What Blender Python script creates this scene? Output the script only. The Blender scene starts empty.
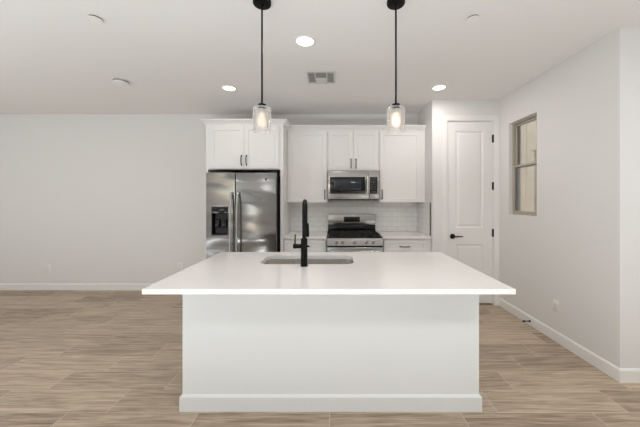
import bpy, bmesh, math, random
from mathutils import Vector, Matrix
from mathutils.geometry import tessellate_polygon

random.seed(7)
S = bpy.context.scene
C = S.collection
PI = math.pi

# ------------------------------------------------------------------ camera
H = 1.41            # eye height
F = 284.0           # focal length in pixels of the 640-wide frame
cam = bpy.data.cameras.new('camera')
cam.sensor_width = 36.0
cam.lens = 36.0 * F / 640.0
cam.shift_x = -13.0 / 640.0
cam.shift_y = -14.0 / 640.0
cam.clip_start = 0.05
cam_o = bpy.data.objects.new('camera', cam)
C.objects.link(cam_o)
cam_o.location = (0, 0, H)
cam_o.rotation_euler = (PI / 2, 0, 0)
S.camera = cam_o

# ------------------------------------------------------------------ world
w = bpy.data.worlds.new('sky'); S.world = w
w.use_nodes = True
nt = w.node_tree
nt.nodes.clear()
sky = nt.nodes.new('ShaderNodeTexSky')
sky.sky_type = 'NISHITA'
sky.sun_disc = False
sky.sun_elevation = math.radians(48)
sky.sun_rotation = math.radians(200)
bg = nt.nodes.new('ShaderNodeBackground')
bg.inputs['Strength'].default_value = 0.35
wo = nt.nodes.new('ShaderNodeOutputWorld')
nt.links.new(sky.outputs[0], bg.inputs[0])
nt.links.new(bg.outputs[0], wo.inputs[0])

# ------------------------------------------------------------------ daylight through the window openings
def area(name, loc, rot, sx, sy, power, col=(1, 1, 1)):
    l = bpy.data.lights.new(name, 'AREA')
    l.shape = 'RECTANGLE'; l.size = sx; l.size_y = sy
    l.energy = power; l.color = col
    o = bpy.data.objects.new(name, l); C.objects.link(o)
    o.location = loc; o.rotation_euler = rot
    return o

DAY = (0.87, 0.955, 1.08)
UP = math.radians(22)     # daylight also arrives from the bright ground outside, so it leans upwards
area('daylight_window_behind', (-3.6, -4.12, 1.25), (PI / 2 + UP, 0, 0), 1.7, 2.0, 10, DAY)
area('daylight_window_right', (3.9, -0.9, 1.4), (PI / 2 + UP, 0, PI / 2), 1.6, 1.4, 5, DAY)
# added upward fill at floor level behind the camera, in place of bounced daylight
FILL_COL = (.86, .955, 1.015)
area('added_fill_left', (-4.6, -0.4, 0.03), (PI, 0, 0), 2.4, 2.4, 112, FILL_COL)
area('added_fill_right', (2.2, -1.2, 0.03), (PI, 0, 0), 2.4, 2.4, 28, FILL_COL)
area('added_fill_near', (-0.6, -0.6, 0.03), (PI, 0, 0), 3.0, 1.0, 86, FILL_COL)
# added overhead fill lights under the ceiling, out of view, without fixtures
for _x, _y, _e in ((-3.6, 0.6, 8), (-1.2, 0.3, 4), (1.3, -0.4, 34), (2.9, 0.9, 6)):
    area('overhead_fill', (_x, _y, 2.72), (0, 0, 0), .5, .5, _e, (.91, .955, .95))

# afternoon sun on the neighbouring wall, from beyond the left side of the house
sun = bpy.data.lights.new('sun', 'SUN'); sun.energy = 5.5; sun.angle = 0.01; sun.color = (1, .96, .9)
sun_o = bpy.data.objects.new('sun', sun); C.objects.link(sun_o)
sun_o.rotation_euler = Vector((0.62, -0.25, -0.9)).to_track_quat('-Z', 'Y').to_euler()

S.view_settings.view_transform = 'Standard'
S.view_settings.look = 'None'
S.view_settings.gamma = 1.0
S.view_settings.use_curve_mapping = False
S.view_settings.exposure = 0.0
try:
    S.cycles.use_denoising = True
    S.cycles.max_bounces = 14
    S.cycles.diffuse_bounces = 8
    S.cycles.glossy_bounces = 6
    S.cycles.transmission_bounces = 10
    S.cycles.transparent_max_bounces = 12
    S.cycles.sample_clamp_indirect = 4.0
    S.cycles.caustics_reflective = False
except Exception:
    pass

# ------------------------------------------------------------------ materials
def lin(c):
    return tuple(((v / 255.0) / 12.92 if v / 255.0 <= 0.04045 else ((v / 255.0 + 0.055) / 1.055) ** 2.4) for v in c)

def mat(name, rgb, rough=0.5, metal=0.0, spec=0.5, coat=0.0, bump=0.0, bscale=200.0, var=0.0, vscale=3.0,
        emit=None, estr=0.0, trans=0.0, ior=1.45, stretch=None, alpha=1.0):
    m = bpy.data.materials.new(name); m.use_nodes = True
    n = m.node_tree; p = n.nodes['Principled BSDF']
    col = (*lin(rgb), 1)
    p.inputs['Base Color'].default_value = col
    p.inputs['Roughness'].default_value = rough
    p.inputs['Metallic'].default_value = metal
    p.inputs['Specular IOR Level'].default_value = spec
    p.inputs['IOR'].default_value = ior
    p.inputs['Coat Weight'].default_value = coat
    p.inputs['Transmission Weight'].default_value = trans
    p.inputs['Alpha'].default_value = alpha
    if emit:
        p.inputs['Emission Color'].default_value = (*lin(emit), 1)
        p.inputs['Emission Strength'].default_value = estr
    tc = n.nodes.new('ShaderNodeTexCoord')
    mp = n.nodes.new('ShaderNodeMapping')
    n.links.new(tc.outputs['Object'], mp.inputs[0])
    if stretch:
        mp.inputs['Scale'].default_value = stretch
    if var > 0:
        ns = n.nodes.new('ShaderNodeTexNoise'); ns.inputs['Scale'].default_value = vscale
        ns.inputs['Detail'].default_value = 3
        n.links.new(mp.outputs[0], ns.inputs['Vector'])
        mx = n.nodes.new('ShaderNodeMix'); mx.data_type = 'RGBA'
        mx.inputs[6].default_value = (*[v * (1 - var) for v in col[:3]], 1)
        mx.inputs[7].default_value = (*[min(1, v * (1 + var)) for v in col[:3]], 1)
        n.links.new(ns.outputs[0], mx.inputs[0])
        n.links.new(mx.outputs[2], p.inputs['Base Color'])
    if bump > 0:
        nb = n.nodes.new('ShaderNodeTexNoise'); nb.inputs['Scale'].default_value = bscale
        nb.inputs['Detail'].default_value = 2
        n.links.new(mp.outputs[0], nb.inputs['Vector'])
        b = n.nodes.new('ShaderNodeBump'); b.inputs['Strength'].default_value = bump
        b.inputs['Distance'].default_value = 0.002
        n.links.new(nb.outputs[0], b.inputs['Height'])
        n.links.new(b.outputs[0], p.inputs['Normal'])
    return m

M = {}
M['wall'] = mat('wall_paint', (225, 223, 221), 0.85, bump=0.10, bscale=90, spec=0.3)
M['ceiling'] = mat('ceiling_paint', (231, 228, 226), 0.9, bump=0.10, bscale=90, spec=0.2)
M['trim'] = mat('white_trim_paint', (234, 232, 230), 0.4, spec=0.4, bump=0.03)
M['cab'] = mat('white_cabinet_paint', (228, 226, 224), 0.35, spec=0.45, bump=0.03)
M['island'] = mat('island_white_panel', (225, 226, 226), 0.5, spec=0.4, bump=0.03)
M['quartz'] = mat('white_quartz', (232, 228, 225), 0.12, spec=0.5, var=0.012, vscale=14)
M['black'] = mat('matte_black_metal', (6, 5, 5), 0.45, metal=0.0, spec=0.22, bump=0.04)
M['gloss_black'] = mat('black_enamel', (8, 8, 9), 0.22, spec=0.35, bump=0.02)
M['iron'] = mat('cast_iron', (12, 12, 12), 0.6, bump=0.3, bscale=300)
M['glass_black'] = mat('black_glass', (10, 11, 12), 0.06, spec=0.5, bump=0.02, bscale=5)
M['grey_plastic'] = mat('dark_grey_plastic', (60, 60, 62), 0.5, bump=0.05)
M['fridge_side'] = mat('dark_grey_steel_paint', (42, 42, 44), 0.5, bump=0.05)
M['screen'] = mat('dark_mesh_screen', (38, 42, 48), 0.12, spec=0.5, bump=0.02)
M['bar'] = mat('satin_steel_bar', (168, 166, 164), 0.32, metal=1.0, bump=0.02)
M['dim_bulb'] = mat('dim_bulb', (255, 244, 232), 0.4, emit=(255, 236, 214), estr=0.9, bump=0.02)
M['handle'] = mat('dark_nickel_pull', (62, 58, 55), 0.32, metal=0.85, bump=0.03)
M['chrome'] = mat('bright_steel', (205, 203, 200), 0.16, metal=1.0, bump=0.02)
M['plastic'] = mat('white_plastic', (232, 230, 226), 0.4, bump=0.03)
M['socket_dark'] = mat('socket_slot', (70, 68, 66), 0.6, bump=0.03)
M['tanframe'] = mat('tan_vinyl_frame', (176, 168, 154), 0.5, bump=0.05)
M['lens'] = mat('lit_lens', (255, 250, 240), 0.5, emit=(255, 244, 228), estr=5.0, bump=0.02)
M['bulb'] = mat('lit_bulb', (255, 240, 220), 0.4, emit=(255, 232, 205), estr=2.0, bump=0.02)
M['frost'] = mat('seeded_inner_glass', (255, 250, 244), 0.4, trans=0.7, ior=1.3, bump=0.7, bscale=70)
M['void'] = mat('duct_and_gap_shade', (158, 156, 153), 0.9, bump=0.05)
M['ventgrey'] = mat('vent_white_metal', (205, 203, 200), 0.5, bump=0.03)
M['blue_ui'] = mat('display_glow', (20, 24, 28), 0.2, emit=(70, 90, 110), estr=0.12, bump=0.02)
M['stucco'] = mat('beige_stucco', (214, 199, 172), 0.95, bump=0.8, bscale=60, var=0.05, vscale=6)
M['dirt'] = mat('gravel_ground', (160, 142, 118), 0.95, bump=0.9, bscale=40, var=0.2, vscale=20)

def glass(name, tint=(1, 1, 1), rough=0.0, bump=0.0, haze=0.0):
    m = bpy.data.materials.new(name); m.use_nodes = True
    n = m.node_tree; n.nodes.clear()
    out = n.nodes.new('ShaderNodeOutputMaterial')
    tr = n.nodes.new('ShaderNodeBsdfTransparent'); tr.inputs[0].default_value = (*tint, 1)
    gl = n.nodes.new('ShaderNodeBsdfGlossy'); gl.inputs['Roughness'].default_value = rough
    lw = n.nodes.new('ShaderNodeLayerWeight'); lw.inputs[0].default_value = 0.35
    mx = n.nodes.new('ShaderNodeMixShader')
    ml = n.nodes.new('ShaderNodeMath'); ml.operation = 'MULTIPLY'; ml.inputs[1].default_value = 0.35 if haze else 0.8
    lw.inputs[0].default_value = 0.2 if haze else 0.35
    n.links.new(lw.outputs['Fresnel'], ml.inputs[0])
    n.links.new(ml.outputs[0], mx.inputs[0])
    n.links.new(tr.outputs[0], mx.inputs[1]); n.links.new(gl.outputs[0], mx.inputs[2])
    if haze:
        df = n.nodes.new('ShaderNodeBsdfDiffuse'); df.inputs[0].default_value = (.9, .9, .9, 1)
        tl = n.nodes.new('ShaderNodeBsdfTranslucent'); tl.inputs[0].default_value = (.9, .9, .9, 1)
        a1 = n.nodes.new('ShaderNodeMixShader'); n.links.new(df.outputs[0], a1.inputs[1]); n.links.new(tl.outputs[0], a1.inputs[2])
        a2 = n.nodes.new('ShaderNodeMixShader'); lf = n.nodes.new('ShaderNodeLayerWeight'); lf.inputs[0].default_value = 0.35
        m2 = n.nodes.new('ShaderNodeMath'); m2.operation = 'MULTIPLY_ADD'; m2.inputs[1].default_value = 0.45; m2.inputs[2].default_value = haze
        n.links.new(lf.outputs['Facing'], m2.inputs[0]); n.links.new(m2.outputs[0], a2.inputs[0])
        n.links.new(mx.outputs[0], a2.inputs[1]); n.links.new(a1.outputs[0], a2.inputs[2])
        n.links.new(a2.outputs[0], out.inputs[0])
    else:
        n.links.new(mx.outputs[0], out.inputs[0])
    tc = n.nodes.new('ShaderNodeTexCoord')
    ns = n.nodes.new('ShaderNodeTexNoise'); ns.inputs['Scale'].default_value = 60
    n.links.new(tc.outputs['Object'], ns.inputs['Vector'])
    b = n.nodes.new('ShaderNodeBump'); b.inputs['Strength'].default_value = bump
    b.inputs['Distance'].default_value = 0.002
    n.links.new(ns.outputs[0], b.inputs['Height'])
    n.links.new(b.outputs[0], gl.inputs['Normal']); n.links.new(b.outputs[0], lw.inputs['Normal'])
    return m
M['glass'] = glass('clear_pane')
M['shade'] = glass('clear_seeded_glass', (0.985, 0.985, 0.985), 0.04, 0.35, 0.05)

def brushed(name, rgb, rough, wob=0.10):
    m = mat(name, rgb, rough, metal=1.0)
    n = m.node_tree; p = n.nodes['Principled BSDF']
    tc = [x for x in n.nodes if x.type == 'TEX_COORD'][0]
    mp = n.nodes.new('ShaderNodeMapping'); mp.inputs['Scale'].default_value = (1.0, 1.0, 240.0)
    n.links.new(tc.outputs['Object'], mp.inputs[0])
    a = n.nodes.new('ShaderNodeTexNoise'); a.inputs['Scale'].default_value = 2.0; a.inputs['Detail'].default_value = 3
    n.links.new(mp.outputs[0], a.inputs['Vector'])
    mp2 = n.nodes.new('ShaderNodeMapping'); mp2.inputs['Scale'].default_value = (0.8, 1.0, 2.4)
    n.links.new(tc.outputs['Object'], mp2.inputs[0])
    c = n.nodes.new('ShaderNodeTexNoise'); c.inputs['Scale'].default_value = 1.6; c.inputs['Detail'].default_value = 1
    n.links.new(mp2.outputs[0], c.inputs['Vector'])
    b1 = n.nodes.new('ShaderNodeBump'); b1.inputs['Strength'].default_value = 0.06; b1.inputs['Distance'].default_value = 0.001
    b2 = n.nodes.new('ShaderNodeBump'); b2.inputs['Strength'].default_value = wob; b2.inputs['Distance'].default_value = 0.25
    n.links.new(a.outputs[0], b1.inputs['Height'])
    n.links.new(c.outputs[0], b2.inputs['Height'])
    n.links.new(b2.outputs[0], b1.inputs['Normal'])
    n.links.new(b1.outputs[0], p.inputs['Normal'])
    p.inputs['Anisotropic'].default_value = 0.6
    return m
M['steel'] = brushed('brushed_stainless', (134, 132, 130), 0.17)
M['steel_fine'] = brushed('stainless_trim', (170, 167, 164), 0.20, 0.03)
M['sink'] = brushed('sink_stainless', (222, 219, 214), 0.26, 0.02)

# floor: wood-look plank tiles, rows along X
def floor_material():
    m = bpy.data.materials.new('wood_look_plank_tile'); m.use_nodes = True
    n = m.node_tree; L = n.links; p = n.nodes['Principled BSDF']
    def N(t): return n.nodes.new(t)
    def math_(op, a, b=None, c=None):
        x = N('ShaderNodeMath'); x.operation = op
        for i, v in enumerate((a, b, c)):
            if v is None: continue
            if isinstance(v, (int, float)): x.inputs[i].default_value = v
            else: L.new(v, x.inputs[i])
        return x.outputs[0]
    tc = N('ShaderNodeTexCoord'); sp = N('ShaderNodeSeparateXYZ'); L.new(tc.outputs['Object'], sp.inputs[0])
    X, Y = sp.outputs[0], sp.outputs[1]
    W, LEN = 0.2257, 0.866
    v = math_('DIVIDE', math_('SUBTRACT', Y, 1.877), W)
    row = math_('FLOOR', v); fv = math_('FRACT', v)
    u = math_('DIVIDE', math_('SUBTRACT', math_('SUBTRACT', X, 0.228), math_('MULTIPLY', row, 0.25)), LEN)
    col = math_('FLOOR', u); fu = math_('FRACT', u)
    # distance to joints in metres
    dv = math_('MULTIPLY', math_('MINIMUM', fv, math_('SUBTRACT', 1.0, fv)), W)
    du = math_('MULTIPLY', math_('MINIMUM', fu, math_('SUBTRACT', 1.0, fu)), LEN)
    d = math_('MINIMUM', dv, du)
    groutf = N('ShaderNodeMapRange'); groutf.inputs[1].default_value = 0.0011; groutf.inputs[2].default_value = 0.0019
    groutf.inputs[3].default_value = 1.0; groutf.inputs[4].default_value = 0.0
    L.new(d, groutf.inputs[0])
    cid = N('ShaderNodeCombineXYZ'); L.new(col, cid.inputs[0]); L.new(row, cid.inputs[1])
    wn = N('ShaderNodeTexWhiteNoise'); wn.noise_dimensions = '3D'; L.new(cid.outputs[0], wn.inputs['Vector'])
    rnd = wn.outputs['Value']
    # grain
    gx = math_('ADD', math_('MULTIPLY', X, 2.2), math_('MULTIPLY', rnd, 37.0))
    gy = math_('ADD', math_('MULTIPLY', Y, 34.0), math_('MULTIPLY', rnd, 91.0))
    gv = N('ShaderNodeCombineXYZ'); L.new(gx, gv.inputs[0]); L.new(gy, gv.inputs[1])
    g1 = N('ShaderNodeTexNoise'); g1.inputs['Scale'].default_value = 1.0; g1.inputs['Detail'].default_value = 5
    g1.inputs['Roughness'].default_value = 0.6; g1.inputs['Distortion'].default_value = 0.6
    L.new(gv.outputs[0], g1.inputs['Vector'])
    gx2 = math_('ADD', math_('MULTIPLY', X, 5.0), math_('MULTIPLY', rnd, 11.0))
    gy2 = math_('MULTIPLY', Y, 110.0)
    gv2 = N('ShaderNodeCombineXYZ'); L.new(gx2, gv2.inputs[0]); L.new(gy2, gv2.inputs[1])
    g2 = N('ShaderNodeTexNoise'); g2.inputs['Scale'].default_value = 1.0; g2.inputs['Detail'].default_value = 3
    L.new(gv2.outputs[0], g2.inputs['Vector'])
    g = math_('ADD', math_('MULTIPLY', g1.outputs[0], 0.62), math_('MULTIPLY', g2.outputs[0], 0.38))
    g = math_('ADD', g, math_('MULTIPLY', math_('SUBTRACT', rnd, 0.5), 0.15))
    cr = N('ShaderNodeValToRGB'); L.new(g, cr.inputs[0])
    e = cr.color_ramp.elements
    e[0].position = 0.31; e[0].color = (*lin((124, 105, 88)), 1)
    e[1].position = 0.69; e[1].color = (*lin((208, 190, 167)), 1)
    k = cr.color_ramp.elements.new(0.5); k.color = (*lin((174, 156, 136)), 1)
    mx = N('ShaderNodeMix'); mx.data_type = 'RGBA'
    L.new(groutf.outputs[0], mx.inputs[0]); L.new(cr.outputs[0], mx.inputs[6])
    mx.inputs[7].default_value = (*lin((212, 199, 183)), 1)
    L.new(mx.outputs[2], p.inputs['Base Color'])
    p.inputs['Roughness'].default_value = 0.42
    p.inputs['Specular IOR Level'].default_value = 0.35
    b = N('ShaderNodeBump'); b.inputs['Strength'].default_value = 0.25; b.inputs['Distance'].default_value = 0.001
    L.new(math_('SUBTRACT', g, math_('MULTIPLY', groutf.outputs[0], 1.5)), b.inputs['Height'])
    L.new(b.outputs[0], p.inputs['Normal'])
    return m
M['floor'] = floor_material()

def tile_material():
    m = bpy.data.materials.new('white_subway_tile'); m.use_nodes = True
    n = m.node_tree; L = n.links; p = n.nodes['Principled BSDF']
    tc = n.nodes.new('ShaderNodeTexCoord'); sp = n.nodes.new('ShaderNodeSeparateXYZ'); L.new(tc.outputs['Object'], sp.inputs[0])
    ad = n.nodes.new('ShaderNodeMath'); ad.operation = 'ADD'
    L.new(sp.outputs[0], ad.inputs[0]); L.new(sp.outputs[1], ad.inputs[1])
    sb = n.nodes.new('ShaderNodeMath'); sb.operation = 'SUBTRACT'; L.new(sp.outputs[2], sb.inputs[0]); sb.inputs[1].default_value = 0.914
    cb = n.nodes.new('ShaderNodeCombineXYZ'); L.new(ad.outputs[0], cb.inputs[0]); L.new(sb.outputs[0], cb.inputs[1])
    br = n.nodes.new('ShaderNodeTexBrick'); L.new(cb.outputs[0], br.inputs['Vector'])
    br.inputs['Scale'].default_value = 1.0
    br.inputs['Brick Width'].default_value = 0.1524; br.inputs['Row Height'].default_value = 0.0764
    br.inputs['Mortar Size'].default_value = 0.0022; br.inputs['Mortar Smooth'].default_value = 0.1
    br.inputs['Color1'].default_value = (*lin((226, 225, 223)), 1)
    br.inputs['Color2'].default_value = (*lin((232, 231, 229)), 1)
    br.inputs['Mortar'].default_value = (*lin((204, 203, 201)), 1)
    L.new(br.outputs['Color'], p.inputs['Base Color'])
    p.inputs['Roughness'].default_value = 0.18
    b = n.nodes.new('ShaderNodeBump'); b.inputs['Strength'].default_value = 0.5; b.inputs['Distance'].default_value = 0.0015
    b.invert = True
    L.new(br.outputs['Fac'], b.inputs['Height']); L.new(b.outputs[0], p.inputs['Normal'])
    return m
M['tile'] = tile_material()

# ------------------------------------------------------------------ helpers
ORG = {}
def origin(o):
    return ORG.get(o.name, Vector((0, 0, 0))) if o else Vector((0, 0, 0))

def tag(o, label=None, cat=None, group=None, kind=None):
    if label: o['label'] = label
    if cat: o['category'] = cat
    if group: o['group'] = group
    if kind: o['kind'] = kind
    return o

def thing(name, label, cat, loc=(0, 0, 0), group=None):
    o = bpy.data.objects.new(name, None); C.objects.link(o)
    o.empty_display_size = 0.1
    o.location = loc
    ORG[o.name] = Vector(loc)
    return tag(o, label, cat, group)

def obj(name, bm, m, parent=None, smooth=True, org=None, label=None):
    """link bm (built in world coordinates) as one mesh object"""
    bmesh.ops.recalc_face_normals(bm, faces=bm.faces[:])
    o0 = origin(parent) if parent else (Vector(org) if org else Vector((0, 0, 0)))
    if o0.length > 0:
        bmesh.ops.translate(bm, verts=bm.verts[:], vec=-o0)
    me = bpy.data.meshes.new(name)
    if smooth:
        for f in bm.faces: f.smooth = True
        for e in bm.edges:
            if len(e.link_faces) == 2 and e.calc_face_angle(0) > math.radians(32):
                e.smooth = False
    bm.to_mesh(me); bm.free()
    me.materials.append(M[m])
    o = bpy.data.objects.new(name, me); C.objects.link(o)
    if parent:
        o.parent = parent
        ORG[o.name] = o0
    else:
        o.location = o0
        ORG[o.name] = o0
    if label: o['label'] = label
    return o

def nb(): return bmesh.new()

def box(bm, x0, x1, y0, y1, z0, z1, bev=0.0, seg=2):
    t = bmesh.new()
    bmesh.ops.create_cube(t, size=1.0)
    for v in t.verts:
        v.co = Vector((x0 + (v.co.x + .5) * (x1 - x0), y0 + (v.co.y + .5) * (y1 - y0), z0 + (v.co.z + .5) * (z1 - z0)))
    if bev > 0:
        bev = min(bev, 0.45 * min(abs(x1 - x0), abs(y1 - y0), abs(z1 - z0)))
        bmesh.ops.bevel(t, geom=t.edges[:], offset=bev, segments=seg, affect='EDGES', profile=0.5)
    merge(bm, t)
    return bm

def merge(bm, t):
    mp = [bm.verts.new(v.co) for v in t.verts]
    t.verts.index_update()
    for f in t.faces:
        try: bm.faces.new([mp[v.index] for v in f.verts])
        except ValueError: pass
    t.free()

def B(*a, **k):
    return box(nb(), *a, **k)

def loft(bm, rings, closed_ring=True, cap0=True, cap1=True):
    vs = [[bm.verts.new(p) for p in r] for r in rings]
    n = len(vs[0])
    for a, b in zip(vs[:-1], vs[1:]):
        for i in range(n if closed_ring else n - 1):
            j = (i + 1) % n
            bm.faces.new((a[i], a[j], b[j], b[i]))
    if cap0: bm.faces.new(vs[0][::-1])
    if cap1: bm.faces.new(vs[-1])
    return vs

def lathe(bm, cx, cy, prof, seg=40, axis='z', cz=0.0, cap=True):
    """prof: list of (radius, height)"""
    rings = []
    for r, h in prof:
        ring = []
        for i in range(seg):
            a = 2 * PI * i / seg
            if axis == 'z': ring.append((cx + r * math.cos(a), cy + r * math.sin(a), h))
            elif axis == 'y': ring.append((cx + r * math.cos(a), h, cz + r * math.sin(a)))
            else: ring.append((h, cy + r * math.cos(a), cz + r * math.sin(a)))
        rings.append(ring)
    loft(bm, rings, True, cap, cap)
    return bm

def tube(bm, pts, rad, seg=16, sq=1.0):
    pts = [Vector(p) for p in pts]
    if not isinstance(rad, (list, tuple)): rad = [rad] * len(pts)
    tang = []
    for i in range(len(pts)):
        a = pts[max(0, i - 1)]; b = pts[min(len(pts) - 1, i + 1)]
        tang.append((b - a).normalized())
    up = Vector((0, 0, 1)) if abs(tang[0].z) < 0.9 else Vector((1, 0, 0))
    nrm = (up - tang[0] * up.dot(tang[0])).normalized()
    rings = []
    for i, p in enumerate(pts):
        t = tang[i]
        nrm = (nrm - t * nrm.dot(t)).normalized()
        bi = t.cross(nrm)
        rings.append([p + (nrm * math.cos(2 * PI * k / seg) + bi * math.sin(2 * PI * k / seg) * sq) * rad[i] for k in range(seg)])
    loft(bm, rings)
    return bm

def sweep(bm, path, prof, closed=False):
    """path: 2-D points; prof: (out, z) closed outline; out goes to the RIGHT of the travel direction"""
    P = [Vector(p) for p in path]; n = len(P)
    def nr(a, b):
        d = (b - a).normalized(); return Vector((d.y, -d.x))
    mit = []
    for i in range(n):
        if closed or 0 < i < n - 1:
            n0 = nr(P[(i - 1) % n], P[i]); n1 = nr(P[i], P[(i + 1) % n])
            m_ = (n0 + n1); m_ = m_ / max(1e-6, m_.dot(n0)); mit.append(m_)
        elif i == 0: mit.append(nr(P[0], P[1]))
        else: mit.append(nr(P[-2], P[-1]))
    rings = [[(p.x + m_.x * o, p.y + m_.y * o, z) for o, z in prof] for p, m_ in zip(P, mit)]
    if closed: rings.append(rings[0])
    vs = loft(bm, rings, True, not closed, not closed)
    if closed: bmesh.ops.remove_doubles(bm, verts=bm.verts[:], dist=1e-5)
    return bm

def rrect(x0, x1, y0, y1, r, n=8):
    pts = []
    for cx, cy, a0 in ((x1 - r, y1 - r, 0), (x0 + r, y1 - r, 90), (x0 + r, y0 + r, 180), (x1 - r, y0 + r, 270)):
        for i in range(n + 1):
            a = math.radians(a0 + 90 * i / n)
            pts.append((cx + r * math.cos(a), cy + r * math.sin(a)))
    return pts

def slab_with_hole(bm, x0, x1, y0, y1, z0, z1, hole, c=0.002):
    def rect(i): return [(x0 + i, y0 + i), (x1 - i, y0 + i), (x1 - i, y1 - i), (x0 + i, y1 - i)]
    inner = hole
    def flat(outer, z):
        tri = tessellate_polygon([[Vector((a, b, 0)) for a, b in outer], [Vector((a, b, 0)) for a, b in inner]])
        vs = [bm.verts.new((a, b, z)) for a, b in outer + inner]
        for t in tri:
            bm.faces.new([vs[k] for k in t])
        return vs
    def wall(la, za, lb, zb):
        n = len(la)
        A = [bm.verts.new((a, b, za)) for a, b in la]; Bv = [bm.verts.new((a, b, zb)) for a, b in lb]
        for i in range(n):
            j = (i + 1) % n
            bm.faces.new((A[i], A[j], Bv[j], Bv[i]))
    flat(rect(c), z1); flat(rect(c), z0)
    wall(rect(c), z1, rect(0), z1 - c); wall(rect(0), z1 - c, rect(0), z0 + c); wall(rect(0), z0 + c, rect(c), z0)
    wall(inner, z1, inner, z0)
    bmesh.ops.remove_doubles(bm, verts=bm.verts[:], dist=1e-5)
    return bm

def panelled(bm, x0, x1, z0, z1, yf, thick, openings, rings, out=-1, bev=0.0015):
    """a door or drawer front facing -Y (out=-1) or +Y (out=1): stiles, rails and recessed panels.
    rings: list of (inset, depth) for each opening, last ring is filled"""
    s = -out
    yb = yf + s * thick
    def bx(a, b, c, d):
        box(bm, a, b, min(yf, yb), max(yf, yb), c, d, 0)
    op = sorted(openings, key=lambda q: q[2])
    ox0, ox1 = op[0][0], op[0][1]
    bx(x0, ox0, z0, z1); bx(ox1, x1, z0, z1)
    z = z0
    for a, b, c, d in op:
        bx(ox0, ox1, z, c); z = d
    bx(ox0, ox1, z, z1)
    for a, b, c, d in op:
        rr = []
        for ins, dep in rings:
            y = yf + s * dep
            rr.append([(a + ins, y, c + ins), (b - ins, y, c + ins), (b - ins, y, d - ins), (a + ins, y, d - ins)])
        loft(bm, rr, True, False, True)
        bk = [(a, yb, c), (b, yb, c), (b, yb, d), (a, yb, d)]
        bm.faces.new([bm.verts.new(q) for q in bk])
    bmesh.ops.remove_doubles(bm, verts=bm.verts[:], dist=1e-6)
    return bm

def shaker(x0, x1, z0, z1, yf, out=-1, rail=0.057, thick=0.019):
    return panelled(nb(), x0, x1, z0, z1, yf, thick, [(x0 + rail, x1 - rail, z0 + rail, z1 - rail)],
                    [(0, 0), (0.003, 0.008), (0.004, 0.009)], out)

def pull(parent, x, z, yf, vertical=True, L=0.13, out=-1):
    """arched bar pull"""
    bm = nb(); pts = []; n = 12; s = out
    for i in range(n + 1):
        t = i / n; a = (t - .5) * L
        off = 0.030 * (1 - (2 * t - 1) ** 4) + 0.001
        pts.append((x, yf + s * off, z + a) if vertical else (x + a, yf + s * off, z))
    tube(bm, pts, [0.0062 if 1 < i < n - 1 else 0.0075 for i in range(n + 1)], 10)
    for e in (-1, 1):
        a = e * L * .5
        q = (x, z + a) if vertical else (x + a, z)
        lathe(bm, q[0], 0, [(0.008, yf), (0.008, yf + s * 0.006)], 12, 'y', q[1])
    return obj('handle', bm, 'handle', parent)

def copy_tree(o, parent=None):
    c = o.copy(); C.objects.link(c)
    if parent: c.parent = parent
    for ch in [q for q in list(o.children)]:
        copy_tree(ch, c)
    return c

def wall_x(bm, x0, x1, y0, y1, z0, z1, holes):
    """wall running along X with holes (a,b,c,d) in x,z"""
    hs = sorted(holes); x = x0
    for a, b, c, d in hs:
        box(bm, x, a, y0, y1, z0, z1)
        if c > z0: box(bm, a, b, y0, y1, z0, c)
        if d < z1: box(bm, a, b, y0, y1, d, z1)
        x = b
    box(bm, x, x1, y0, y1, z0, z1)
    return bm

def wall_y(bm, x0, x1, y0, y1, z0, z1, holes):
    hs = sorted(holes); y = y0
    for a, b, c, d in hs:
        box(bm, x0, x1, y, a, z0, z1)
        if c > z0: box(bm, x0, x1, a, b, z0, c)
        if d < z1: box(bm, x0, x1, a, b, d, z1)
        y = b
    box(bm, x0, x1, y, y1, z0, z1)
    return bm

def struct(name, bm, m, label=None):
    o = obj(name, bm, m, None, smooth=False)
    o['kind'] = 'structure'
    return o

# ------------------------------------------------------------------ room shell
CE = 2.74
XL, XR, YB = -6.4, 4.0, -4.2          # far left, far right of the big room, wall behind camera
WB, WD, WR, WC = 4.425, 3.789, 2.22, 1.325   # kitchen back wall, pantry door wall, right wall, alcove corner
YC = 2.198                            # corner where the right wall turns away
T = 0.14
struct('floor', B(XL - T, XR + T, YB - T, WB + T, -0.12, 0), 'floor')
struct('ceiling', B(XL - T, XR + T, YB - T, WB + T, CE, CE + 0.15), 'ceiling')
struct('wall_back', B(XL - T, WR + T, WB, WB + T, 0, CE), 'wall')
WIN = (3.095, 3.578, 1.225, 2.365)
struct('wall_right', wall_y(nb(), WR, WR + T, YC + T, WB, 0, CE, [WIN]), 'wall')
struct('wall_right_return', B(WR, XR + T, YC, YC + T, 0, CE), 'wall')
DX0, DX1, DZ = 1.531, 2.138, 2.449
struct('wall_pantry', wall_x(nb(), WC, WR, WD, WD + 0.115, 0, CE, [(DX0 - .012, DX1 + .012, 0, DZ + .012)]), 'wall')
struct('wall_alcove', B(WC, WC + 0.115, WD + 0.115, WB, 0, CE), 'wall')
struct('wall_left', wall_y(nb(), XL - T, XL, YB, WB, 0, CE, []), 'wall')
struct('wall_front', wall_x(nb(), XL, XR, YB - T, YB, 0, CE, [(-4.5, -2.7, 0.0, 2.38)]), 'wall')
struct('wall_far_right', wall_y(nb(), XR, XR + T, YB, YC, 0, CE, [(-1.75, -0.05, .65, 2.15)]), 'wall')

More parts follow.
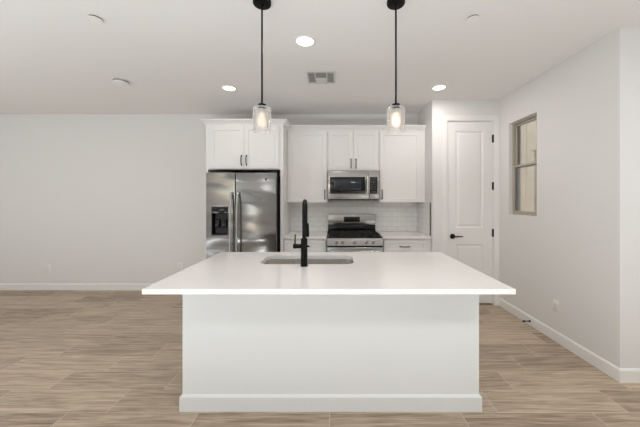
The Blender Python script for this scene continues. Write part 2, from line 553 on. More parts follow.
BP = [(-0.001, 0.0), (0.0145, 0.0), (0.0145, 0.088), (0.011, 0.0965), (0.006, 0.102), (-0.001, 0.104)]
def baseb(name, path, closed=False):
    struct(name, sweep(nb(), path, BP, closed), 'trim')
baseb('baseboard_left', [(XL, YB), (XL, WB), (-1.697, WB)])
baseb('baseboard_right', [(WR, WD), (WR, YC), (XR, YC), (XR, YB), (-2.69, YB)])
baseb('baseboard_pantry', [(WC, WD), (1.452, WD)])
baseb('baseboard_front', [(-4.51, YB), (XL, YB)])

# ---- pantry door
door = nb()
yf = WD + 0.012
pan = [(1.640, 2.010, 1.03, 2.325), (1.640, 2.010, 0.235, 0.812)]
panelled(door, DX0, DX1, 0.022, DZ, yf, 0.035, pan,
         [(0, 0), (0.004, 0.0015), (0.014, 0.010), (0.030, 0.010), (0.045, 0.003)])
door1 = obj('door_1', door, 'trim', None, smooth=False, org=(DX0, yf, 0)); door1['kind'] = 'structure'
bm = nb()
HX, HZ = 1.597, 0.918
lathe(bm, HX, 0, [(0.012, yf), (0.033, yf), (0.035, yf - .003), (0.034, yf - .009), (0.016, yf - .012), (0.011, yf - .016), (0.011, yf - .052), (0.009, yf - .056)], 28, 'y', HZ)
tube(bm, [(HX - .006, yf - .050, HZ), (HX + .03, yf - .052, HZ - .001), (HX + .06, yf - .052, HZ + .004), (HX + .09, yf - .050, HZ + .004), (HX + .122, yf - .046, HZ - .001)],
     [0.0095, 0.0088, 0.0075, 0.007, 0.006], 12)
obj('lever_handle', bm, 'black', door1, label='black lever handle')
for hz in (0.30, 0.965, 1.59, 2.224):
    bm = nb()
    lathe(bm, DX1 + 0.005, yf - 0.007, [(0.0, hz - .058), (0.004, hz - .056), (0.0075, hz - .05), (0.0075, hz + .05), (0.004, hz + .056), (0.0, hz + .058)], 14, cap=False)
    box(bm, DX1 - 0.012, DX1 + 0.012, yf - 0.003, yf - 0.0005, hz - .05, hz + .05)
    obj('hinge', bm, 'black', door1, label='black hinge')
# casing and jamb
CW = 0.070
bm = nb()
x0, x1, zt = DX0 - .008, DX1 + .008, DZ + .010
prof_path = [(x0, 0), (x0, zt), (x1, zt), (x1, 0)]
pr = [(0, 0), (0, 0.010), (0.012, 0.013), (0.055, 0.016), (CW, 0.016), (CW, 0)]   # (outwards, proud of wall)
rings = []
for i, (px, pz) in enumerate(prof_path):
    sx = -1 if i < 2 else 1
    top = 1 if i in (1, 2) else 0
    rings.append([(px + sx * o, WD - h, pz + (o if top else 0)) for o, h in pr])
loft(bm, rings)
struct('trim_1', bm, 'trim')
bm = nb()
box(bm, DX0 - .012, DX0 - .003, WD + .001, WD + .114, 0, DZ + .003)
box(bm, DX1 + .003, DX1 + .012, WD + .001, WD + .114, 0, DZ + .003)
box(bm, DX0 - .012, DX1 + .012, WD + .001, WD + .114, DZ + .003, DZ + .012)
struct('trim_2', bm, 'trim')

# ---- kitchen side window
wy0, wy1, wz0, wz1 = WIN
wx = WR + 0.038
bm = nb()
fw = 0.020
box(bm, wx, wx + .06, wy0, wy1, wz0, wz0 + fw, .003); box(bm, wx, wx + .06, wy0, wy1, wz1 - fw, wz1, .003)
box(bm, wx, wx + .06, wy0, wy0 + fw, wz0 + fw, wz1 - fw, .003); box(bm, wx, wx + .06, wy1 - fw, wy1, wz0 + fw, wz1 - fw, .003)
win1 = obj('window_1', bm, 'tanframe', None, smooth=False, org=(wx, (wy0 + wy1) / 2, wz0)); win1['kind'] = 'structure'
zm = 1.815
def sash(nm, z0, z1, xo):
    bm = nb(); s = .019
    a, b = wy0 + fw, wy1 - fw
    box(bm, xo, xo + .026, a, b, z0, z0 + s + .006, .002); box(bm, xo, xo + .026, a, b, z1 - s - .006, z1, .002)
    box(bm, xo, xo + .026, a, a + s, z0 + s + .006, z1 - s - .006, .002); box(bm, xo, xo + .026, b - s, b, z0 + s + .006, z1 - s - .006, .002)
    o = obj(nm, bm, 'tanframe', win1, smooth=False)
    obj('pane', B(xo + .011, xo + .015, a + s - .002, b - s + .002, z0 + s, z1 - s), 'glass', o, smooth=False)
sash('lower_sash', wz0 + fw, zm + .018, wx + .004)
sash('upper_sash', zm - .018, wz1 - fw, wx + .031)

# windows and glass door of the room behind the camera
def big_window(name, ax, a0, a1, pos, z0, z1, n):
    bm = nb(); f = .05
    def bx(p, q, c, d, dep=.07):
        if ax == 'x': box(bm, p, q, pos, pos + dep, c, d, .003)
        else: box(bm, pos, pos + dep, p, q, c, d, .003)
    bx(a0, a1, z0, z0 + f); bx(a0, a1, z1 - f, z1)
    for i in range(n + 1):
        p = a0 + (a1 - a0 - f) * i / n
        bx(p, p + f, z0 + f, z1 - f)
    o = obj(name, bm, 'tanframe', None, smooth=False); o['kind'] = 'structure'
    for i in range(n):
        p = a0 + (a1 - a0 - f) * i / n + f; q = a0 + (a1 - a0 - f) * (i + 1) / n
        if ax == 'x': g = B(p - .002, q + .002, pos + .03, pos + .036, z0 + f - .002, z1 - f + .002)
        else: g = B(pos + .03, pos + .036, p - .002, q + .002, z0 + f - .002, z1 - f + .002)
        obj('pane', g, 'glass', o, smooth=False)
big_window('window_2', 'x', -4.5, -2.7, YB - .12, 0.0, 2.38, 2)
big_window('window_3', 'y', -1.75, -0.05, XR + .05, .65, 2.15, 2)

# ---- outside the window
struct('ground', B(-30, 40, -30, 40, -0.35, -0.125), 'dirt')
nbt = thing('neighbouring_building', 'beige stucco building seen outside through the small kitchen window', 'building', (4.2, 8, -0.125))
bm = nb()
box(bm, 4.2, 4.5, 5.93, 14, -0.125, 6.5)
obj('wall', bm, 'stucco', nbt, smooth=False)
obj('upper_wall', B(4.1, 4.5, 5.74, 5.93, 2.42, 6.5), 'stucco', nbt, smooth=False)
obj('control_joint', B(4.188, 4.2, 6.16, 6.19, 1.9, 6.5), 'stucco', nbt, smooth=False)

# ------------------------------------------------------------------ island
IX0, IX1, IY0, IY1 = -1.0068, 0.9768, 1.900, 2.635
isl = thing('kitchen_island', 'white panelled kitchen island base standing on the plank tile floor', 'kitchen island', ((IX0 + IX1) / 2, (IY0 + IY1) / 2, 0))
bm = nb()
box(bm, IX0, IX1, IY0, IY0 + .02, 0, .883)
box(bm, IX0, IX0 + .02, IY0 + .02, IY1, 0, .883); box(bm, IX1 - .02, IX1, IY0 + .02, IY1, 0, .883)
box(bm, IX0 + .02, IX1 - .02, IY0 + .02, IY1 - .06, .10, .12)
box(bm, IX0 + .02, IX1 - .02, IY1 - .08, IY1 - .06, 0, .10)
box(bm, IX0 + .02, IX1 - .02, IY1 - .02, IY1, .10, .14)
box(bm, IX0 + .02, IX1 - .02, IY1 - .02, IY1, .855, .883)
obj('cabinet_box', bm, 'island', isl, smooth=False)
obj('baseboard', sweep(nb(), [(IX0, IY1 - .02), (IX0, IY0), (IX1, IY0), (IX1, IY1 - .02)][::-1], [(0, 0), (.0143, 0), (.0143, .09), (.011, .0965), (.0, .106)]) if False else
    sweep(nb(), [(IX0, IY1 - .02), (IX0, IY0), (IX1, IY0), (IX1, IY1 - .02)], [(0, 0), (.0143, 0), (.0143, .092), (.0125, .097), (.002, .108), (0, .108)]), 'island', isl, smooth=False)
nx = 5; dw = (IX1 - IX0 - .04) / nx
for i in range(nx):
    a = IX0 + .02 + i * dw + .002; b = a + dw - .004
    d_ = obj('door', shaker(a, b, .142, .853, IY1 + .019, out=1), 'cab', isl, smooth=False)
    pull(d_, b - .03 if i % 2 == 0 else a + .03, .76, IY1 + .019, True, .13, 1)

SX0, SX1, SY0, SY1 = -0.572, 0.165, 2.178, 2.520
hole = rrect(SX0, SX1, SY0, SY1, 0.07)
bm = slab_with_hole(nb(), -1.0575, 1.0116, 1.571, 2.684, 0.884, 0.914, hole)
ct = obj('island_countertop', bm, 'quartz', None, smooth=False, org=(0, 2.1, .884))
tag(ct, 'large white quartz worktop with a sink cut-out on the kitchen island', 'countertop')

# sink
snk = thing('undermount_sink', 'stainless steel undermount sink with rounded corners set in the island worktop', 'sink', (-.2, 2.35, .68))
bm = nb()
def rr3(g, r, z): return [(x, y, z) for x, y in rrect(SX0 - g, SX1 + g, SY0 - g, SY1 + g, r)]
rings = [rr3(.022, .085, .8835), rr3(.004, .074, .8835), rr3(.003, .072, .878), rr3(0.0, .068, .72), rr3(-.008, .062, .700), rr3(-.03, .05, .690)]
inner = rings
outer = [rr3(-.03, .05, .687), rr3(-.004, .064, .694), rr3(.003, .07, .716), rr3(.006, .075, .876), rr3(.022, .085, .8805)]
vs = loft(bm, inner + outer + [inner[0]], True, False, False)
# bottoms
bm.faces.new([bm.verts.new(p) for p in rr3(-.03, .05, .690)])
bm.faces.new([bm.verts.new(p) for p in rr3(-.03, .05, .687)])
bmesh.ops.remove_doubles(bm, verts=bm.verts[:], dist=1e-5)
obj('basin', bm, 'sink', snk)
obj('drain', lathe(nb(), -.2, 2.35, [(.057, .690), (.057, .693), (.045, .694), (.04, .6915), (.012, .6915), (.010, .696), (0.001, .697)], 32), 'chrome', snk, label='round chrome drain')

# faucet
FX, FY = -0.215, 2.118
fa = thing('pull_down_faucet', 'matte black pull-down kitchen faucet standing in front of the sink on the island', 'faucet', (FX, FY, .914))
obj('body', lathe(nb(), FX, FY, [(.0275, .914), (.0275, .920), (.0255, .922), (.0245, .93), (.0245, 1.115), (.023, 1.119), (.017, 1.121)], 32), 'black', fa)
bm = nb(); pts = []
# gooseneck: up, over towards the sink, down
pts += [(FX, FY, 1.10), (FX, FY, 1.20), (FX, FY, 1.27)]
R_ = 0.088; zc = 1.309
for i in range(0, 19):
    a = PI - PI * i / 18
    pts.append((FX - .0003 * i, FY + R_ + R_ * math.cos(a), zc + R_ * math.sin(a)))
pts.append((FX - .0056, FY + 2 * R_, 1.19))
tube(bm, pts, .0150, 18)
obj('spout', bm, 'black', fa)
hx, hy = FX - .004, FY + 2 * R_
obj('spray_head', lathe(nb(), hx, hy, [(.016, 1.222), (.023, 1.218), (.0255, 1.205), (.026, 1.16), (.027, 1.125), (.027, 1.112), (.022, 1.109), (.0, 1.109)], 28, cap=False), 'black', fa)
bm = nb()
lathe(bm, 0, FY, [(.016, FX - .020), (.016, FX - .052), (.018, FX - .056), (.018, FX - .078), (.015, FX - .082)], 24, 'x', 1.062)
obj('handle_hub', bm, 'black', fa)
bm = nb()
tube(bm, [(FX - .068, FY, 1.07), (FX - .068, FY + .0, 1.11), (FX - .066, FY, 1.15)], [.0062, .0055, .0048], 12)
obj('lever', bm, 'black', fa)
obj('side_button', lathe(nb(), 0, FY, [(.006, FX + .022), (.006, FX + .034), (.004, FX + .036)], 14, 'x', 1.062), 'black', fa)

# ------------------------------------------------------------------ fridge surround
FXL, FXR = -1.695, -0.6636
YF = 3.79
ZB, ZT = 1.812, 2.412
fc = thing('fridge_cabinet', 'tall white cabinet surround with two upper doors above the stainless refrigerator', 'cabinet', ((FXL + FXR) / 2, 4.1, 0))
obj('side_panel', B(FXL, FXL + .028, YF, WB - .001, 0, ZT, .0012), 'cab', fc, smooth=False)
obj('side_panel', B(FXR - .040, FXR, YF, WB - .001, 0, ZT, .0012), 'cab', fc, smooth=False)
bm = nb()
box(bm, FXL + .028, FXR - .040, YF, WB - .001, ZB, ZT)
obj('cabinet_box', bm, 'cab', fc, smooth=False)
d_ = obj('door', shaker(-1.640, -1.183, 1.826, 2.388, YF - .0195), 'cab', fc, smooth=False)
pull(d_, -1.213, 1.93, YF - .0195)
d_ = obj('door', shaker(-1.179, -.722, 1.826, 2.388, YF - .0195), 'cab', fc, smooth=False)
pull(d_, -1.147, 1.93, YF - .0195)

# ------------------------------------------------------------------ wall cabinets
YU = 4.095
def wall_cab(label, x0, x1, zb, doors, fill=None):
    t = thing('wall_cabinet', label, 'cabinet', ((x0 + x1) / 2, 4.26, zb), 'white wall cabinets over the range wall')
    obj('cabinet_box', B(x0 + .0005, x1 - .0005, YU, WB - .010, zb, ZT), 'cab', t, smooth=False)
    for a, b, hx_, hz_ in doors:
        d_ = obj('door', shaker(a, b, zb + .004, 2.386, YU - .0195), 'cab', t, smooth=False)
        pull(d_, hx_, hz_, YU - .0195)
    if fill: obj('filler_strip', B(fill[0], fill[1], YU - .001, YU + .018, zb, ZT), 'cab', t, smooth=False)
    return t
wall_cab('white single-door wall cabinet between the refrigerator surround and the microwave', FXR, -.075, 1.368, [(-.645, -.090, -.118, 1.482)])
wall_cab('short white two-door wall cabinet directly above the microwave', -.075, .660, 1.822, [(-.062, .291, .258, 1.925), (.295, .648, .328, 1.925)])
wall_cab('white single-door wall cabinet right of the microwave, against the alcove wall', .660, 1.270, 1.368, [(.674, 1.258, .702, 1.482)], (1.270, 1.3245))

cr = nb()
CP = [(0, 2.405), (.006, 2.405), (.010, 2.418), (.020, 2.428), (.040, 2.452), (.050, 2.457), (.055, 2.460), (.055, 2.472), (0, 2.472)]
sweep(cr, [(FXL, WB - .001), (FXL, YF), (FXR, YF), (FXR, YU), (WC - .001, YU)], CP)
# close the top of the crown
cro = obj('crown_molding', cr, 'cab', None, smooth=False, org=(FXL, YF, 2.405))
tag(cro, 'white stepped crown moulding running along the tops of the kitchen cabinets', 'moulding')

# ------------------------------------------------------------------ base cabinets, worktops, backsplash
YBF = 3.835
def base_cab(label, x0, x1, fx0, fx1):
    t = thing('base_cabinet', label, 'cabinet', ((x0 + x1) / 2, 4.13, 0), 'white base cabinets beside the range')
    bm = nb()
    box(bm, x0, x1, YBF, WB - .002, .10, .8835); box(bm, x0, x1, YBF + .07, WB - .002, 0, .10)
    obj('cabinet_box', bm, 'cab', t, smooth=False)
    d_ = obj('drawer', shaker(fx0, fx1, .705, .862, YBF - .0195, rail=.036), 'cab', t, smooth=False)
    pull(d_, (fx0 + fx1) / 2 - .008, .778, YBF - .0195, False)
    mid = (fx0 + fx1) / 2
    for a, b, hx_ in ((fx0, mid - .002, mid - .032), (mid + .002, fx1, mid + .032)):
        d_ = obj('door', shaker(a, b, .112, .698, YBF - .0195), 'cab', t, smooth=False)
        pull(d_, hx_, .60, YBF - .0195)
base_cab('white base cabinet between the refrigerator and the left side of the range', FXR + .001, -.087, -.648, -.102)
base_cab('white base cabinet right of the range, against the alcove wall', .668, WC - .001, .686, 1.258)

def worktop(label, x0, x1):
    o = obj('worktop', B(x0, x1, 3.795, WB - .009, .884, .914, .002), 'quartz', None, smooth=False, org=((x0 + x1) / 2, 4.1, .884))
    tag(o, label, 'countertop', 'white quartz worktops along the back wall')
worktop('short white quartz worktop between the refrigerator surround and the range', FXR + .001, -.084)
worktop('short white quartz worktop right of the range, meeting the alcove wall', .665, WC - .009)

bs = obj('tile_backsplash', B(FXR + .001, WC - .0095, WB - .0085, WB - .0005, .9145, 1.3675), 'tile', None, smooth=False)
tag(bs, 'white glossy subway tile backsplash on the back wall behind the range', 'backsplash')
bs2 = thing('tile_backsplash', 'narrow white subway tile backsplash return on the alcove side wall, with dark edge strip', 'backsplash', (WC, 4.1, .915))
obj('tiles', B(WC - .0085, WC - .0005, 3.857, WB - .0005, .9145, 1.3675), 'tile', bs2, smooth=False)
obj('edge_trim', B(WC - .012, WC - .0005, 3.848, 3.8565, .9145, 1.3675, .001), 'handle', bs2, smooth=False, label='dark metal edge strip')

# ------------------------------------------------------------------ refrigerator
fr = thing('refrigerator', 'stainless steel side-by-side refrigerator with a black ice and water dispenser', 'refrigerator', (-1.18, 4.0, 0))
RX0, RX1, RS = -1.635, -.732, -1.262
obj('cabinet_body', B(RX0 + .004, RX1 - .004, 3.735, 4.40, .012, 1.740, .004), 'fridge_side', fr)
obj('toe_grille', B(RX0 + .02, RX1 - .02, 3.70, 3.734, .015, .085, .003), 'grey_plastic', fr)
yd = 3.660
def fdoor(x0, x1, hole_=None):
    bm = nb()
    if not hole_:
        box(bm, x0, x1, yd, 3.733, .09, 1.758, .010, 3)
    else:
        a, b, c, d = hole_
        box(bm, x0, x1, yd + .0, 3.733, .09, c, .0); box(bm, x0, x1, yd, 3.733, d, 1.758, .0)
        box(bm, x0, a, yd, 3.733, c, d, .0); box(bm, b, x1, yd, 3.733, c, d, .0)
        box(bm, a, b, yd + .055, 3.733, c, d)
        bmesh.ops.remove_doubles(bm, verts=bm.verts[:], dist=1e-5)
    return bm
DZ0, DZ1, DA, DB = .952, 1.312, -1.560, -1.355
dl = obj('door', fdoor(RX0, RS - .003, (DA, DB, DZ0, DZ1)), 'steel', fr)
dr = obj('door', fdoor(RS + .003, RX1), 'steel', fr)
def fhandle(par, x):
    bm = nb(); pts = []; n = 24; L0, L1 = .42, 1.500
    for i in range(n + 1):
        t = i / n
        off = .020 + .045 * (1 - (2 * t - 1) ** 6)
        pts.append((x, yd - off, L0 + (L1 - L0) * t))
    tube(bm, pts, .0125, 14, 0.9)
    for z in (L0 + .012, L1 - .012):
        box(bm, x - .014, x + .014, yd - .034, yd + .001, z - .018, z + .018, .004)
    obj('handle', bm, 'bar', par, label='long curved bright steel bar handle')
fhandle(dl, RS - .040); fhandle(dr, RS + .040)
bm = nb()
# dispenser: bezel, recess lining, control panel, paddle
for q in ((DA - .006, DA, DZ0 - .006, DZ1 + .006), (DB, DB + .006, DZ0 - .006, DZ1 + .006), (DA, DB, DZ0 - .006, DZ0), (DA, DB, DZ1, DZ1 + .006)):
    box(bm, q[0], q[1], yd - .004, yd + .003, q[2], q[3], .001)
obj('dispenser_bezel', bm, 'grey_plastic', dl)
bm = nb()
box(bm, DA, DB, yd + .050, yd + .0545, DZ0, DZ1)
box(bm, DA, DA + .004, yd, yd + .05, DZ0, DZ1); box(bm, DB - .004, DB, yd, yd + .05, DZ0, DZ1)
box(bm, DA + .004, DB - .004, yd, yd + .05, DZ0, DZ0 + .012)
box(bm, DA + .03, DA + .085, yd + .018, yd + .05, DZ0 + .09, DZ0 + .20, .006)
box(bm, DB - .085, DB - .03, yd + .018, yd + .05, DZ0 + .09, DZ0 + .20, .006)
obj('dispenser_recess', bm, 'gloss_black', dl, label='black dispenser recess with two paddles')
obj('dispenser_controls', B(DA + .004, DB - .004, yd - .002, yd + .045, 1.228, DZ1, .004), 'glass_black', dl, label='black dispenser control panel')
obj('badge', lathe(nb(), -.865, 0, [(.014, yd + .002), (.014, yd - .002), (.011, yd - .003)], 24, 'y', 1.668), 'grey_plastic', dr, label='small round dark badge')
for x in (RX0 + .05, RX1 - .05):
    obj('hinge_cover', B(x - .03, x + .03, 3.69, 3.80, 1.7585 if False else 1.742, 1.774, .004) if False else B(x - .03, x + .03, 3.736, 3.83, 1.740, 1.772, .004), 'grey_plastic', fr)

# ------------------------------------------------------------------ microwave
mw = thing('over_range_microwave', 'stainless steel over-the-range microwave with a black glass door window', 'microwave', (.29, 4.2, 1.41))
mx0, mx1, mz0, mz1, my = -.070, .656, 1.410, 1.8215, 4.015
obj('body', B(mx0, mx1, my + .032, WB - .012, mz0, mz1, .003), 'grey_plastic', mw)
dv = .508
md = obj('door', B(mx0, dv - .001, my, my + .031, mz0 + .002, mz1 - .004, .004), 'steel_fine', mw)
obj('window', B(-.043, .455, my - .0025, my + .001, 1.492, 1.729, .0015), 'glass_black', md, label='black glass window')
bm = nb()
box(bm, .012, .400, my - .0035, my - .002, 1.545, 1.690, .001)
obj('mesh_screen', bm, 'screen', md, label='grey mesh screen behind the window glass')
bm = nb()
tube(bm, [(.483, my - .032, 1.49), (.483, my - .036, 1.55), (.483, my - .038, 1.61), (.483, my - .036, 1.67), (.483, my - .032, 1.735)], .010, 12)
for z in (1.505, 1.72): box(bm, .477, .489, my - .030, my + .001, z - .008, z + .008, .002)
obj('handle', bm, 'chrome', md, label='vertical bar handle')
cp = obj('control_panel', B(dv + .001, mx1, my, my + .031, mz0 + .002, mz1 - .004, .004), 'steel_fine', mw)
obj('keypad', B(.520, .628, my - .002, my + .001, 1.492, 1.729, .001), 'glass_black', cp, label='black keypad')
obj('display', B(.534, .614, my - .0032, my - .0015, 1.690, 1.716, .0006), 'blue_ui', cp, label='small dim display')
bm = nb()
for i in range(5):
    for j in range(3):
        box(bm, .536 + j * .028, .556 + j * .028, my - .003, my - .0015, 1.510 + i * .034, 1.530 + i * .034, .0004)
obj('buttons', bm, 'socket_dark', cp)
obj('vent_grille', B(mx0 + .02, mx1 - .02, my + .045, my + .30, mz0 - .012, mz0, .002), 'gloss_black', mw)

# ------------------------------------------------------------------ gas range
rg = thing('gas_range', 'stainless steel gas range with black cooktop, five knobs and a raised back panel', 'range', (.29, 4.08, 0))
gx0, gx1 = -.080, .661
obj('body', B(gx0, gx1, 3.800, 4.405, .03, .895, .003), 'fridge_side', rg)
for x in (gx0 + .05, gx1 - .05):
    for y in (3.86, 4.34):
        obj('foot', lathe(nb(), x, y, [(.018, 0), (.018, .012), (.01, .014), (.01, .031)], 16), 'grey_plastic', rg)
bm = nb()
loft(bm, [[(gx0, 3.755, .800), (gx0, 3.801, .800), (gx0, 3.801, .893), (gx0, 3.775, .893)],
          [(gx1, 3.755, .800), (gx1, 3.801, .800), (gx1, 3.801, .893), (gx1, 3.775, .893)]])
cpn = obj('control_panel', bm, 'steel_fine', rg, smooth=False)
for i, x in enumerate((.045, .126, .289, .451, .534)):
    bm = nb(); z = .846; y = 3.765
    lathe(bm, x, 0, [(.024, y), (.024, y - .006), (.019, y - .010), (.0175, y - .034), (.015, y - .038), (.0, y - .038)], 24, 'y', z, cap=False)
    box(bm, x - .003, x + .003, y - .043, y - .030, z - .015, z + .015, .001)
    obj('knob', bm, 'chrome', cpn, label='round steel burner knob')
bm = nb()
box(bm, gx0, gx1, 3.775, 4.33, .893, .905, .004)
box(bm, gx0 + .02, gx1 - .02, 3.80, 4.31, .905, .909, .002)
obj('cooktop', bm, 'gloss_black', rg)
for (bx_, by_, r_) in ((.06, 3.93, .045), (.06, 4.19, .038), (.29, 4.06, .055), (.52, 3.93, .038), (.52, 4.19, .045)):
    obj('burner', lathe(nb(), bx_, by_, [(r_ + .012, .909), (r_ + .012, .914), (r_, .916), (r_, .922), (r_ * .85, .926), (0.001, .926)], 28), 'iron', rg)
for k in range(3):
    a = gx0 + .025 + k * .232; b = a + .226
    bm = nb(); z0, z1 = .926, .943
    y0, y1 = 3.812, 4.300; g = .011
    box(bm, a, b, y0, y0 + g, z0, z1, .002); box(bm, a, b, y1 - g, y1, z0, z1, .002)
    box(bm, a, a + g, y0, y1, z0, z1, .002); box(bm, b - g, b, y0, y1, z0, z1, .002)
    box(bm, (a + b) / 2 - g / 2, (a + b) / 2 + g / 2, y0, y1, z0, z1 + .004, .002)
    for yy in (y0 + .115, (y0 + y1) / 2, y1 - .115):
        box(bm, a, b, yy - g / 2, yy + g / 2, z0, z1 + .004, .002)
    for xx in (a, b - g):
        for yy in (y0, (y0 + y1) / 2, y1 - g):
            box(bm, xx, xx + g, yy, yy + g, .908, z0 + .001)
    obj('grate', bm, 'iron', rg, label='black cast iron grate')
# backguard
bgd = obj('backguard', B(gx0 + .004, gx1 - .012, 4.350, 4.404, 1.020, 1.188, .008, 3), 'steel_fine', rg)
obj('lower_back_panel', B(gx0 + .004, gx1 - .012, 4.358, 4.404, .893, 1.020, .002), 'gloss_black', rg, label='glossy black lower back panel')
obj('clock_display', B(.166, .411, 4.347, 4.352, 1.068, 1.146, .002), 'glass_black', bgd, label='black clock display')
# oven
od = obj('oven_door', B(gx0 + .002, gx1 - .002, 3.752, 3.799, .215, .778, .005), 'steel_fine', rg)
obj('window', B(gx0 + .10, gx1 - .10, 3.749, 3.753, .34, .64, .002), 'glass_black', od, label='black oven window')
bm = nb()
tube(bm, [(gx0 + .04, 3.700, .735), (gx0 + .2, 3.697, .735), (.29, 3.695, .735), (gx1 - .2, 3.697, .735), (gx1 - .04, 3.700, .735)], .012, 14)
for x in (gx0 + .07, gx1 - .07): box(bm, x - .012, x + .012, 3.702, 3.753, .726, .744, .003)
obj('handle', bm, 'chrome', od, label='horizontal bar handle')
obj('storage_drawer', B(gx0 + .002, gx1 - .002, 3.756, 3.799, .05, .205, .004), 'steel_fine', rg)
obj('vent_strip', B(gx0 + .004, gx1 - .004, 3.762, 3.799, .779, .799, .001), 'gloss_black', rg)

# ------------------------------------------------------------------ pendants
def make_pendant(x, y, label):
    t = thing('pendant_light', label, 'pendant light', (x, y, CE), 'pendant lights over the island')
    obj('canopy', lathe(nb(), x, y, [(.060, CE - .0005), (.060, CE - .020), (.057, CE - .025), (.012, CE - .028), (.010, CE - .036)], 40), 'black', t)
    obj('rod', lathe(nb(), x, y, [(.0062, CE - .03), (.0062, 2.045)], 16), 'black', t)
    bm = nb()
    lathe(bm, x, y, [(.012, 2.0520), (.026, 2.0460), (.027, 2.0320), (.023, 2.0280), (.023, 2.0140), (.019, 2.0100), (.019, 1.995), (.016, 1.99)], 28)
    obj('socket', bm, 'black', t)
    # outer clear cylinder, closed top with hole, open bottom
    R0, r0 = .0595, .0565
    bm = nb()
    lathe(bm, x, y, [(.027, 2.0280), (.045, 2.0270), (.055, 2.0220), (R0, 2.0120), (R0, 1.862), (r0, 1.862), (r0, 2.0100), (.053, 2.0180), (.045, 2.0225), (.027, 2.0235), (.027, 2.0280)], 48, cap=False)
    bmesh.ops.remove_doubles(bm, verts=bm.verts[:], dist=1e-5)
    obj('glass_shade', bm, 'shade', t, label='clear outer glass cylinder')
    bm = nb()
    lathe(bm, x, y, [(.024, 2.0140), (.036, 2.0100), (.040, 1.9990), (.040, 1.885), (.0375, 1.885), (.0375, 1.9970), (.034, 2.0070), (.024, 2.0110), (.024, 2.0140)], 40, cap=False)
    bmesh.ops.remove_doubles(bm, verts=bm.verts[:], dist=1e-5)
    obj('inner_glass', bm, 'frost', t, label='seeded inner glass cylinder')
    bm = nb()
    lathe(bm, x, y, [(.012, 1.990), (.014, 1.975), (.022, 1.955), (.026, 1.935), (.024, 1.915), (.014, 1.902), (.001, 1.899)], 28)
    obj('bulb', bm, 'bulb', t, label='lit warm bulb')
    return t
pen = make_pendant(-.475, 1.90, 'left black rod pendant with glass cylinder shade hanging before the refrigerator cabinet')
p2 = copy_tree(pen); p2.location = (.421, 1.90, CE)

for q in list(pen.children):
    if q.name.startswith('bulb'): q.data = q.data.copy(); q.data.materials[0] = M['dim_bulb']
p2['label'] = 'right black rod pendant with glass cylinder shade hanging before the cabinet right of microwave'

# ------------------------------------------------------------------ ceiling fittings
def make_can(x, y, label, watts):
    t = thing('recessed_light', label, 'ceiling light', (x, y, CE), 'lit recessed ceiling lights')
    obj('trim_ring', lathe(nb(), x, y, [(.088, CE), (.087, CE - .005), (.072, CE - .007), (.068, CE - .002), (.068, CE - .0005)], 40), 'plastic', t)
    obj('lens', lathe(nb(), x, y, [(.0685, CE - .003), (.066, CE - .0045), (.001, CE - .0055)], 40), 'lens', t, label='glowing white lens')
    l = bpy.data.lights.new('lamp_glow', 'AREA'); l.shape = 'DISK'; l.size = .13; l.energy = watts; l.color = (1, .96, .91)
    lo = bpy.data.objects.new('lamp_glow', l); C.objects.link(lo); lo.parent = t; lo.location = (0, 0, -.012)
    return t
c0 = make_can(-.235, 2.383, 'lit round recessed light in the ceiling between the two pendants', 6.5)
for x, y, lb in ((-1.24, 3.388, 'lit round recessed light in the ceiling above the refrigerator cabinet'),
                 (1.259, 3.373, 'lit round recessed light in the ceiling in front of the pantry door wall')):
    c = copy_tree(c0); c.location = (x, y, CE); c['label'] = lb
    for q in c.children:
        if q.type == 'LIGHT': q.data = q.data.copy(); q.data.name = 'glow_' + ('fridge' if x < 0 else 'pantry'); q.data.energy = 0.9 if x < 0 else 5.2

sd = thing('smoke_detector', 'round white smoke detector on the ceiling left of the refrigerator cabinet', 'smoke detector', (-2.38, 3.187, CE))
obj('base', lathe(nb(), -2.38, 3.187, [(.074, CE), (.074, CE - .020)], 36), 'void', sd)  # grey base paints the shade of the gap above the cover
obj('cover', lathe(nb(), -2.38, 3.187, [(.074, CE - .0195), (.078, CE - .021), (.078, CE - .031), (.070, CE - .037), (.03, CE - .040), (.001, CE - .040)], 36), 'plastic', sd)

def sprink(x, y, label):
    t = thing('sprinkler_cover', label, 'sprinkler cover', (x, y, CE), 'concealed sprinkler cover plates')
    obj('cup', lathe(nb(), x, y, [(.038, CE), (.038, CE - .010)], 28), 'socket_dark', t)  # cup coloured dark to stand in for shade behind the plate
    obj('plate', lathe(nb(), x, y, [(.045, CE - .010), (.046, CE - .012), (.044, CE - .014), (.001, CE - .014)], 36), 'plastic', t)
    return t
s0 = sprink(-1.744, 2.08, 'small round white cover plate on the ceiling near the upper left of the photo')
s1 = copy_tree(s0); s1.location = (1.026, 2.08, CE)
s1['label'] = 'small round white cover plate on the ceiling right of the right pendant'

vt = thing('ceiling_vent', 'white square ceiling air vent with three banks of louvres above the range', 'air vent', (-.04, 3.11, CE))
vx0, vx1, vy0, vy1 = -.285, .035, 2.940, 3.245
vx0, vx1 = -.284, .028
bm = nb()
z0, z1 = CE - .009, CE - .0005
bd = .022
box(bm, vx0, vx1, vy0, vy0 + bd, z0, z1, .002); box(bm, vx0, vx1, vy1 - bd, vy1, z0, z1, .002)
box(bm, vx0, vx0 + bd, vy0 + bd, vy1 - bd, z0, z1, .002); box(bm, vx1 - bd, vx1, vy0 + bd, vy1 - bd, z0, z1, .002)
cxa, cxb = vx0 + .100, vx1 - .100
box(bm, cxa - .012, cxa, vy0 + bd, vy1 - bd, z0, z1, .001); box(bm, cxb, cxb + .012, vy0 + bd, vy1 - bd, z0, z1, .001)
obj('frame', bm, 'ventgrey', vt)
obj('duct_backing', B(vx0 + .01, vx1 - .01, vy0 + .01, vy1 - .01, CE - .0018, CE - .0006), 'void', vt)
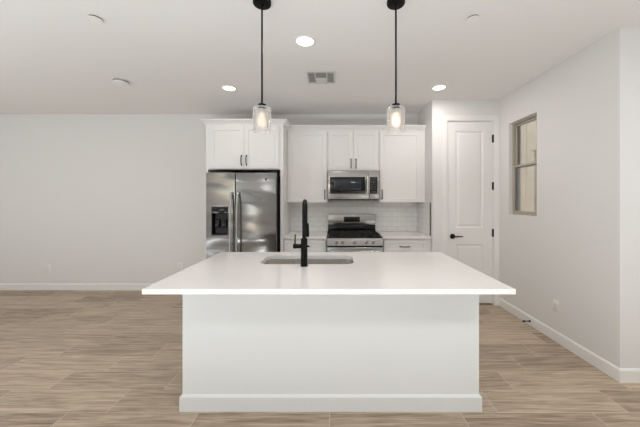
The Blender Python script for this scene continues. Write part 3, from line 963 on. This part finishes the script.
for a, b in ((vx0 + bd, cxa - .012), (cxb + .012, vx1 - bd)):
    n = 7
    for i in range(n):
        y = vy0 + bd + (vy1 - vy0 - 2 * bd) * (i + .5) / n
        bm = nb()
        loft(bm, [[(a, y - .010, CE - .008), (a, y + .006, CE - .003), (a, y + .007, CE - .004), (a, y - .009, CE - .009)],
                  [(b, y - .010, CE - .008), (b, y + .006, CE - .003), (b, y + .007, CE - .004), (b, y - .009, CE - .009)]])
        obj('louvre', bm, 'ventgrey', vt, smooth=False)
n = 8
for i in range(n):
    y = vy0 + bd + (vy1 - vy0 - 2 * bd) * (i + .5) / n
    s = 1 if i < 4 else -1
    bm = nb(); a, b = cxa, cxb
    wd = .007 if i < 4 else .015
    loft(bm, [[(a, y - wd * s, CE - .008), (a, y + .006 * s, CE - .003), (a, y + .007 * s, CE - .004), (a, y - (wd - .001) * s, CE - .009)],
              [(b, y - wd * s, CE - .008), (b, y + .006 * s, CE - .003), (b, y + .007 * s, CE - .004), (b, y - (wd - .001) * s, CE - .009)]])
    obj('louvre', bm, 'ventgrey', vt, smooth=False)

# ------------------------------------------------------------------ outlets and door stop
def outlet(label, x, y, z, side):
    t = thing('wall_outlet', label, 'outlet', (x, y, z))
    def q(u0, u1, n0, n1, a, b, bev=0):
        # u along the wall, n proud of the wall
        if side == 'back': return box(nb(), x + u0, x + u1, y - n1, y - n0, z + a, z + b, bev)
        return box(nb(), x - n1, x - n0, y + u0, y + u1, z + a, z + b, bev)
    obj('cover_plate', q(-.035, .035, .0002, .006, -.058, .058, .002), 'plastic', t)
    for s in (-1, 1):
        r = obj('receptacle', q(-.017, .017, .0055, .008, s * .02 - .014, s * .02 + .014, .001), 'plastic', t)
        for u in (-.006, .006):
            obj('slot', q(u - .001, u + .001, .0078, .0085, s * .02 - .005, s * .02 + .006), 'socket_dark', r, smooth=False)
    return t
outlet('white outlet plate low on the back wall at far left', -4.44, WB, .343, 'back')
outlet('white outlet plate on the back wall just left of the island worktop edge', -2.38, WB, .365, 'back')
outlet('white outlet plate on the right wall above the baseboard', WR, 2.825, .353, 'right')

ds = thing('door_stop', 'short black door stop on the right baseboard near the pantry door', 'door stop', (WR - .014, 3.18, .045))
obj('base', lathe(nb(), 0, 3.18, [(.013, WR - .0145), (.013, WR - .019), (.007, WR - .022)], 18, 'x', .048), 'black', ds)
obj('rod', lathe(nb(), 0, 3.18, [(.0055, WR - .019), (.0055, WR - .078)], 14, 'x', .048), 'black', ds)
obj('tip', lathe(nb(), 0, 3.18, [(.010, WR - .076), (.010, WR - .090), (.007, WR - .093)], 18, 'x', .048), 'black', ds)
